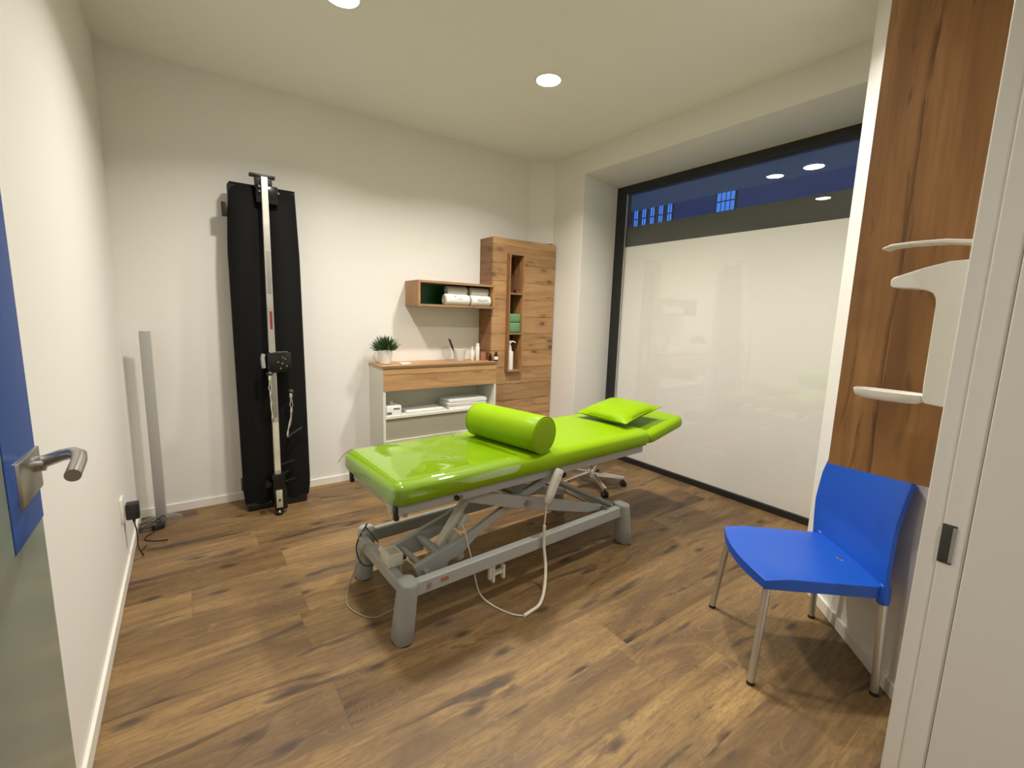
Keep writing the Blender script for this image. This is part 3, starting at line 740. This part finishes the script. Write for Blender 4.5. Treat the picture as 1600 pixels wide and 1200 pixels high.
# tumbler
tumx, tumy = 2.058, 3.70
tag(B().lathe([(.046, 0), (.047, .003), (.062, .108), (.060, .108), (.0455, .006), (.02, .005)], (tumx, tumy, ZT), 32).build('cup', M['frost_glass']), 'frosted grey cup holding a black pen on the dresser', 'cup')
pn = thing('pen', 'black pen sticking out of the frosted cup', 'pen')
A_ = Vector((2.07, tumy - .005, ZT + .012)); B_ = Vector((1.955, tumy + .01, ZT + .205)); A_ = Vector((2.033, tumy, ZT + .014))
B().tube([A_, A_.lerp(B_, .55)], .006, 10).build('barrel', M['black'], pn)
B().tube([A_.lerp(B_, .53), A_.lerp(B_, .96), B_], [.0095, .0095, .006], 12).build('cap', M['black'], pn)
# two white tubes, copper cup, dark bottles
tv = thing('spray_bottle', 'short white tube with pointed cap beside the cup', 'bottle', (2.187, 3.685, ZT))
B().lathe([(.013, 0), (.0145, .004), (.0145, .085), (.008, .095)], seg=20).build('body', M['white_plastic'], tv)
B().lathe([(.008, .093), (.006, .125), (.003, .135)], seg=16).build('cap', M['white_ceramic'], tv)
tw_ = thing('cream_tube', 'taller white tube standing between short tube and terracotta cup', 'bottle', (2.252, 3.695, ZT))
B().lathe([(.018, 0), (.020, .004), (.020, .125), (.016, .135)], seg=22).build('body', M['white_plastic'], tw_)
B().lathe([(.017, .133), (.017, .156), (.013, .160)], seg=20).build('cap', M['white_ceramic'], tw_)
tag(B().lathe([(.030, 0), (.034, .003), (.040, .078), (.037, .078), (.032, .006), (.01, .005)], (2.317, 3.70, ZT), 24).build('beaker', M['copper']), 'terracotta coloured beaker on the dresser', 'beaker')
def vial(x, y, hgt, r, nm, label, white):
    t = thing(nm, label, 'bottle', (x, y, ZT))
    B().lathe([(r * .9, 0), (r, .003), (r, hgt * .62), (r * .45, hgt * .76)], seg=20).build('body', M['brown_glass'], t)
    B().lathe([(r * .55, hgt * .75), (r * .55, hgt * .98), (r * .4, hgt)], seg=16).build('cap', M['black'], t)
    if white: B().lathe([(r * 1.015, hgt * .15), (r * 1.015, hgt * .5)], seg=20, cap=False).build('label', M['paper'], t)
vial(2.385, 3.575, .088, .020, 'oil_vial', 'small dark bottle with pale label, nearer the terracotta beaker', True)
vial(2.336, 3.60, .070, .017, 'oil_vial', 'lowest dark bottle in front of the terracotta beaker', False)
vial(2.325, 3.80, .122, .024, 'oil_vial', 'tallest dark bottle against the tall cabinet side', True)
# open compartment: tissue box, paper piles
tb = thing('tissue_box', 'white tissue box with tissue sticking out, left end of the shelf', 'tissue box', (1.362, 3.60, .600))
B().box((0, 0, .040), (.128, .115, .080), None, .003).build('box', M['paper'], tb)
B().bb(-.06, -.02, -.0585, -.0575, .012, .03).bb(-.005, .05, -.0585, -.0575, .05, .062).build('printed_mark', M['print'], tb)
ti = B()
def tis(u, v):
    x = (u - .5) * .07; y = (v - .5) * .05
    return (x, y, .080 + .035 * math.exp(-((u - .5) ** 2 + (v - .5) ** 2) * 14) + .010 * noise.noise(Vector((u * 6, v * 6, .3))))
ti.grid(tis, 14, 12); ti.build('tissue', M['towel_grey'], tb, smooth=60, solid=.001)
def pile(cx_, cy_, sx, sy, hgt, nm, label, seed, n_=7):
    b = B(); rnd = random.Random(seed)
    for i in range(n_):
        hz = hgt / n_
        b.box((cx_ + rnd.uniform(-.006, .006), cy_ + rnd.uniform(-.005, .005), .6005 + hz * (i + .5)), (sx - rnd.uniform(0, .012), sy, hz * .96), Matrix.Rotation(rnd.uniform(-.02, .02), 3, 'Z'), hz * .35, 2)
    tag(b.build(nm, M['paper']), label, 'paper pile')
pile(1.66, 3.665, .36, .20, .022, 'paper_sheets', 'thin pile of white sheets in the middle of the shelf', 3, 3)
pile(2.075, 3.655, .40, .21, .085, 'paper_towels', 'thick pile of folded white paper towels, right side of the shelf', 5, 8)

# ------------------------------------------------------------------ hanging shelf with rolled towels
SX0, SX1, SY = 1.592, 2.354, 3.57
ws = thing('wall_shelf', 'pine-decor open wall shelf box with green back', 'shelf', (SX0, SY, 0))
W = SX1 - SX0 - .0005; D = YB - SY - .001; z0_, z1_ = 1.506, 1.722; t_ = .019
B().bb(0, W, 0, D, z1_ - t_, z1_).build('top', M['cab_edge'], ws, bevel=.001)
B().bb(0, W, 0, D, z0_, z0_ + t_).build('bottom', M['cab_edge'], ws, bevel=.001)
B().bb(0, t_, 0, D, z0_ + t_, z1_ - t_).build('side_panel', M['cab_v'], ws, bevel=.001)
B().bb(W - t_, W, 0, D, z0_ + t_, z1_ - t_).build('side_panel', M['cab_v'], ws, bevel=.001)
B().bb(t_, W - t_, D - .014, D - .002, z0_ + t_, z1_ - t_).build('back_panel', M['green_back'], ws)
def towel_roll(x0, x1, y, z, r, mat, label, words):
    L_ = (x1 - x0) / 2
    t = thing('rolled_towel', label, 'towel', ((x0 + x1) / 2, y, z), 0, 'rolled towels on the wall shelf')
    b = B(); rings = []
    for i, (fx, k_) in enumerate(((-1, .80), (-.985, .93), (-.93, 1), (-.5, 1.01), (0, .995), (.5, 1.01), (.93, 1), (.985, .93), (1, .80))):
        rings.append(b.ring([(L_ * fx, r * k_ * math.cos(a) * 1.04, r * k_ * (math.sin(a) if math.sin(a) > -.92 else -.92)) for a in [2 * PI * q / 32 for q in range(32)]]))
    b.skin(rings).build('roll', mat, t, smooth=50)
    sp = [(-L_ - .001, (r * .78 * (1 - q / 60)) * math.cos(q * .42), (r * .78 * (1 - q / 60)) * math.sin(q * .42)) for q in range(54)]
    B().tube(sp, .003, 6).build('rolled_end', M['towel_grey'], t)
    if words == 'word':
        text('PINOFIT', .030, M['print'], (.01, -r * 1.045, -.006), (math.radians(90), 0, 0), 'lettering', t)
    elif words == 'mark':
        B().tube([(-.035, -r * .86, r * .52), (-.028, -r * .80, r * .66)], .005, 8).tube([(-.018, -r * 1.02, r * .22), (.035, -r * 1.04, r * .12)], .0018, 6).build('printed_mark', M['print'], t)
zb = z0_ + t_
towel_roll(1.862, 2.10, 3.632, zb + .047, .050, M['towel'], 'rolled white towel with small mark, lower row beside the green back', 'mark')
towel_roll(2.118, 2.322, 3.628, zb + .046, .049, M['towel'], 'rolled white towel with lettering, lower row, right end', 'word')
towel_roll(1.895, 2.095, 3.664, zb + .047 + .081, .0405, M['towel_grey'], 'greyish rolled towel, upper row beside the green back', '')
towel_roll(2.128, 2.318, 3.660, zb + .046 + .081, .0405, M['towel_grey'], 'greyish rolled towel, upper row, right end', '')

# ------------------------------------------------------------------ black board leaning on the wall
bdv = thing('training_board', 'tall black mesh training board leaning on the back wall', 'training board', (.49, 3.66, 0))
# outline (x half widths) against height, y of the board leaning back
def board_y(z): return .0 + .088 * z / 2.29
def outline(z):
    t = z / 2.27
    e = max(0, (t - .80) / .20); e2 = max(0, (.06 - t) / .06)
    xl = -.223 + .028 * e ** 1.3 + .010 * e2
    xr = .220 - .014 * e - .022 * e2
    return xl, xr
bb_ = B()
def board_fn(front):
    def f(u, v):
        z = .045 + 2.235 * v; xl, xr = outline(z); x = xl + (xr - xl) * u
        lob = abs(math.sin(2 * PI * u)) ** .7 * min(1, (1 - v) * 9)
        y = board_y(z) - (.055 + .040 * lob if front else -.012) 
        return (x, y, z)
    return f
bb_.grid(board_fn(True), 28, 30); bb_.grid(board_fn(False), 28, 30)
def per2(fn, a, b):
    return [fn(i / a, 0) for i in range(a + 1)] + [fn(1, j / b) for j in range(1, b + 1)] + [fn(i / a, 1) for i in range(a - 1, -1, -1)] + [fn(0, j / b) for j in range(b - 1, 0, -1)]
bb_.skin([bb_.ring(per2(board_fn(True), 28, 30)), bb_.ring(per2(board_fn(False), 28, 30))], True, False)
bb_.build('mesh_mat', M['mesh'], bdv, smooth=50)
B().bb(-.208, .188, -.09, .03, 0, .06, .012).build('bottom_bar', M['black_gloss'], bdv)
B().bb(-.205, .205, .03, .10, 2.17, 2.27, .008).build('top_bar', M['black'], bdv)
for x, z, nm in ((-.245, 2.10, 'side_clip'), (-.235, .19, 'side_clip')):
    yy = board_y(z); B().bb(x, x + .06, yy - .045, yy - .005, z - .045, z + .045, .004).build(nm, M['black'], bdv)
# central rail, foot forward, top near the mat
RT, RB = Vector((.005, -.045, 2.335)), Vector((-.028, -.235, .075))
def rp(z, dx=0, dy=0):
    t = (z - RB.z) / (RT.z - RB.z); p = RB.lerp(RT, t); return Vector((p.x + dx, p.y + dy, z))
def railbox(za, zb_, w, dpt, mat, nm, par, dy=0., dx=0.):
    b = B(); rings = []
    for z in (za, zb_):
        p = rp(z, dx, dy); rings.append(b.ring([p + Vector((-w / 2, -dpt / 2, 0)), p + Vector((w / 2, -dpt / 2, 0)), p + Vector((w / 2, dpt / 2, 0)), p + Vector((-w / 2, dpt / 2, 0))]))
    b.skin(rings); return b.build(nm, mat, par, bevel=.002)
rl = railbox(.29, 2.325, .040, .030, M['rail'], 'rail', bdv)
railbox(1.31, 1.43, .015, .002, M['red'], 'red_label', rl, -.0155, .002)
railbox(1.55, 1.84, .026, .002, M['steel'], 'steel_insert', rl, -.0155, .002)
railbox(.32, .66, .036, .002, M['scale_tape'], 'scale_tape', rl, -.0155)
railbox(.70, 1.0, .030, .002, M['steel'], 'steel_strip', rl, -.0155)
th_ = B()
for z in [.33 + i * .025 for i in range(14)]:
    p = rp(z, .022, -.004); th_.box(p, (.008, .016, .012))
th_.build('rack_teeth', M['black_gloss'], rl)
# T-head
p = rp(2.33); hd = B().bb(p.x - .085, p.x + .07, p.y + .008, p.y + .05, p.z - .006, p.z + .014, .004)
hd.bb(p.x - .055, p.x + .05, p.y + .012, p.y + .05, p.z - .075, p.z - .004, .006).build('t_head', M['black'], bdv)
p = rp(2.24)
B().bb(p.x - .05, p.x + .085, p.y + .012, p.y + .06, p.z - .085, p.z + .035, .008).build('head_bracket', M['black_gloss'], bdv)
for dx, dz in ((-.030, .02), (-.030, -.012), (.030, .004), (.085, -.01)):
    B().tube([(p.x + dx, p.y - .004, p.z + dz), (p.x + dx, p.y + .02, p.z + dz)], .007, 10).build('bolt', M['chrome'], bdv)
# carriage block on the rail
p = rp(1.085)
cg = B().bb(p.x - .035, p.x + .115, p.y - .035, p.y + .05, p.z - .075, p.z + .065, .010).build('carriage', M['black_gloss'], bdv)
kn_ = B()
for dx, dz in ((.03, .0), (.055, -.01), (.075, .02), (.06, .03), (.045, -.045), (.085, -.03)): kn_.tube([(p.x + dx, p.y - .042, p.z + dz), (p.x + dx, p.y - .034, p.z + dz)], .0055, 8)
kn_.build('knob', M['steel'], cg)
B().tube([(p.x - .055, p.y - .015, p.z + .055), (p.x - .062, p.y - .02, p.z + .03), (p.x - .058, p.y - .02, p.z - .04)], .013, 12).build('latch_lever', M['leg_plastic'], cg)
B().bb(p.x + .005, p.x + .095, p.y - .03, p.y + .02, p.z + .066, p.z + .070).build('carriage_plate', M['steel'], cg)
# carabiners with straps
def hook(x, y, zt, ln, sw, nm='carabiner'):
    o_ = B().lathe([(.018, 0), (.022, .012), (.014, .026)], (x, y, zt - .004), 14).build('strap_stop', M['black'], bdv)
    c = B(); zc_ = zt - .075
    c.tube([(x + .006 * math.cos(a) * (1.6 if math.sin(a) < 0 else .8), y, zc_ + .040 * math.sin(a)) for a in [2 * PI * q / 24 for q in range(25)]], .0032, 8, False)
    c.tube([(x, y, zt), (x, y, zt - .035)], .010, 10).build(nm, M['chrome'], bdv)
    q = smooth_path([(x, y, zc_ - .04), (x + sw * .2, y, zc_ - .04 - ln * .35), (x + sw * .8, y, zc_ - .04 - ln * .75), (x + sw, y, zc_ - .04 - ln)])
    B().tube(q, [.0065 + .0015 * math.sin(i * .7) for i in range(len(q))], 10).build('hook_rod', M['chrome'], bdv)
p = rp(1.0); hook(p.x - .026, p.y - .040, 1.0, .21, .006)
hook(.095, -.145, .86, .21, -.034)
B().tube(smooth_path([(.06, -.145, .53), (.10, -.13, .555), (.165, -.11, .585)]), .008, 8).build('strap', M['black'], bdv)
p = rp(.86)
# lower bracket and foot
p = rp(.23); ft = B().bb(p.x - .035, p.x + .045, p.y - .02, p.y + .12, .19, .30, .010).bb(p.x - .03, p.x + .055, p.y - .018, p.y + .05, .03, .20, .012).build('foot_bracket', M['black_gloss'], bdv)
p = rp(.115); B().bb(p.x - .018, p.x + .022, p.y - .022, p.y - .016, .055, .185, .002).build('silver_plate', M['scale_tape'], ft)
B().tube([(p.x + .003, p.y - .024, .112), (p.x + .003, p.y - .015, .112)], .008, 10).build('plate_hole', M['black'], ft)
p = rp(.03); B().lathe([(.024, 0), (.028, .006), (.028, .022), (.014, .034)], (p.x, p.y + .004, 0), 20).build('foot_pad', M['black_gloss'], ft)
for dx, dz in ((-.065, .235), (-.012, .232)):
    p = rp(.235); B().tube([(p.x + dx, p.y - .028, dz), (p.x + dx, p.y + .03, dz)], .020, 16).build('bracket_knob', M['black_gloss'], ft)
for z, x0_, x1_ in ((.335, .0, .10), (.262, .01, .06), (.20, .01, .10)):
    B().tube([(x0_, -.145, z), (x1_, -.12, z + .012)], .006, 8).build('cross_rod', M['black_gloss'], bdv)

# ------------------------------------------------------------------ floor lamp column in the left corner
lm = thing('floor_lamp', 'slim grey acrylic column lamp on a round glass foot', 'lamp', (-.213, 3.715, 0), math.radians(-14))
B().lathe([(.105, 0), (.115, .003), (.115, .009), (.108, .012)], seg=40).build('foot', M['glass'], lm)
B().lathe([(.03, .012), (.03, .026), (.02, .03)], seg=24).build('socket', M['steel'], lm)
B().bb(-.028, .028, -.012, .012, .026, 1.285, .003).build('column', M['lamp_panel'], lm)
B().bb(-.031, -.028, -.014, .014, .026, 1.283).build('edge_strip', M['white_plastic'], lm)
# wall socket and plug-in adapter
sk = thing('wall_socket', 'white wall socket low on the left wall', 'socket', (XL, 3.045, .35))
B().bb(0, .011, -.045, .045, -.045, .085, .003).build('plate', M['white_plastic'], sk)
B().lathe([(.022, 0), (.024, .006)], seg=24).build('insert', M['white_ceramic'], sk).rotation_euler = (0, PI / 2, 0)
ad = thing('power_adapter', 'black plug-in adapter with thin cable at the wall socket', 'adapter', (XL + .013, 3.10, .345))
B().bb(0, .058, -.030, .030, -.055, .035, .008).build('body', M['black'], ad)
B().tube([(.03, 0, -.055), (.03, .004, -.085)], [.009, .004], 10).build('strain_relief', M['black'], ad)
B().tube(smooth_path([(.03, .004, -.08), (.035, .03, -.16), (.03, .06, -.25), (.045, .12, -.333), (.03, .20, -.341), (.05, .26, -.341)]), .0032, 8).build('cable', M['black'], ad)
td = thing('cable_bundle', 'tangled black cable and small power block at the lamp foot', 'cable', (-.262, 3.545, 0))
B().box((.035, .045, .018), (.062, .042, .034), Matrix.Rotation(.5, 3, 'Z'), .006).build('power_block', M['black'], td)
rr = random.Random(4); pts = [(.0 + .075 * math.cos(i * 1.1) * rr.uniform(.5, 1.1), .07 + .07 * math.sin(i * 1.25) * rr.uniform(.5, 1.1), .010 + .014 * (i % 4)) for i in range(16)]
B().tube(smooth_path(pts, 6), .0035, 8).build('cable', M['black'], td)
B().tube(smooth_path([(.02, .0, .012), (-.03, -.08, .006), (.02, -.14, .005), (.09, -.17, .006)]), .0035, 8).build('loose_end', M['black'], td)

# ------------------------------------------------------------------ wooden panel and dispenser on the right
PX = 2.0
pn2 = thing('wood_panel', 'tall brown wood-decor panel hanging beside the dispenser', 'panel', (PX, 0, 0))
B().bb(0, .022, YD + .001, .652, .918, CE - .001).build('board', M['panel'], pn2, bevel=.0008)
B().bb(.0, .022, .652, .6535, .918, CE - .001).build('edge_band', plain('reddish_edge_band', srgb(150, 92, 70), .5), pn2)
B().bb(.03, .06, YD + .001, .34, 1.3, 1.36).bb(.022, .06, YD + .001, .34, 2.3, 2.36).bb(.022, .031, YD + .001, .34, 1.3, 1.36).build('bracket', M['steel'], pn2)
dp = thing('soap_dispenser', 'white wall dispenser with lever arm and drip tray', 'dispenser', (1.85, YD, 0))
yb = 0.0
def dY(y): return y - YD
prof = [(dY(.300), 1.645), (dY(.36), 1.642), (dY(.416), 1.627), (dY(.46), 1.611), (dY(.484), 1.602), (dY(.491), 1.594), (dY(.490), 1.576), (dY(.482), 1.570), (dY(.43), 1.566), (dY(.402), 1.560), (dY(.387), 1.552), (dY(.379), 1.538), (dY(.376), 1.52), (dY(.374), 1.28), (dY(.372), 1.235), (dY(.365), 1.222), (dY(.300), 1.216)]
B().prism(prof, 'X', -.045, .045).build('body', M['white_plastic'], dp, bevel=.004)
B().bb(-.04, .04, yb, dY(.300), 1.216, 1.645).build('wall_plate', M['grey_plastic'], dp, bevel=.003)
lv = B(); rings = []
for y, z, w, th2 in ((.290, 1.690, .030, .012), (.38, 1.703, .032, .011), (.46, 1.704, .034, .009), (.505, 1.701, .036, .008), (.528, 1.693, .034, .006)):
    rings.append(lv.ring([(-w, dY(y), z - th2 / 2), (w, dY(y), z - th2 / 2), (w, dY(y), z + th2 / 2), (-w, dY(y), z + th2 / 2)]))
lv.skin(rings).bb(-.03, .03, yb, dY(.30), 1.60, 1.697).build('lever_arm', M['white_plastic'], dp, bevel=.003)
ty = B(); rings = []
for k1, z in ((.80, 1.214), (.95, 1.222), (1.0, 1.236), (1.01, 1.243), (.96, 1.243), (.92, 1.233), (.80, 1.229)):
    pts = []
    for i in range(28):
        a = 2 * PI * i / 28
        pts.append((.048 * k1 * math.copysign(abs(math.cos(a)) ** .6, math.cos(a)), dY(.462) + .094 * k1 * math.copysign(abs(math.sin(a)) ** .75, math.sin(a)), z))
    rings.append(ty.ring(pts))
ty.skin(rings).build('drip_tray', M['white_plastic'], dp, smooth=50)
B().bb(-.03, .03, dY(.302), dY(.312), 1.206, 1.2175).build('release_catch', M['leg_plastic'], dp)

# ------------------------------------------------------------------ world, camera, view
w = bpy.data.worlds.new('dusk'); SC.world = w; w.use_nodes = True
nt = w.node_tree; bg = nt.nodes['Background']; bg.inputs[0].default_value = (.07, .17, .42, 1); bg.inputs[1].default_value = .62
cam = bpy.data.cameras.new('camera'); co = bpy.data.objects.new('camera', cam); COL.objects.link(co)
yaw, pitch, roll, f = .62550, -.15020, .0293, 706.86
fw = Vector((math.sin(yaw) * math.cos(pitch), math.cos(yaw) * math.cos(pitch), math.sin(pitch)))
rt = Vector((math.cos(yaw), -math.sin(yaw), 0)); up = rt.cross(fw)
rt2 = rt * math.cos(roll) + up * math.sin(roll); up2 = up * math.cos(roll) - rt * math.sin(roll)
co.matrix_world = Matrix(((rt2.x, up2.x, -fw.x, 0), (rt2.y, up2.y, -fw.y, 0), (rt2.z, up2.z, -fw.z, 1.45), (0, 0, 0, 1)))
cam.sensor_fit = 'HORIZONTAL'; cam.sensor_width = 36; cam.lens = f / 1600 * 36; cam.clip_start = .02
SC.camera = co
SC.view_settings.view_transform = 'Standard'; SC.view_settings.look = 'None'; SC.view_settings.gamma = 1
SC.view_settings.use_curve_mapping = False; SC.view_settings.exposure = -0.15
SC.cycles.max_bounces = 10; SC.cycles.diffuse_bounces = 6; SC.cycles.transparent_max_bounces = 16
SC.cycles.sample_clamp_indirect = 6; SC.cycles.use_denoising = True
SC.cycles.caustics_reflective = False; SC.cycles.caustics_refractive = False
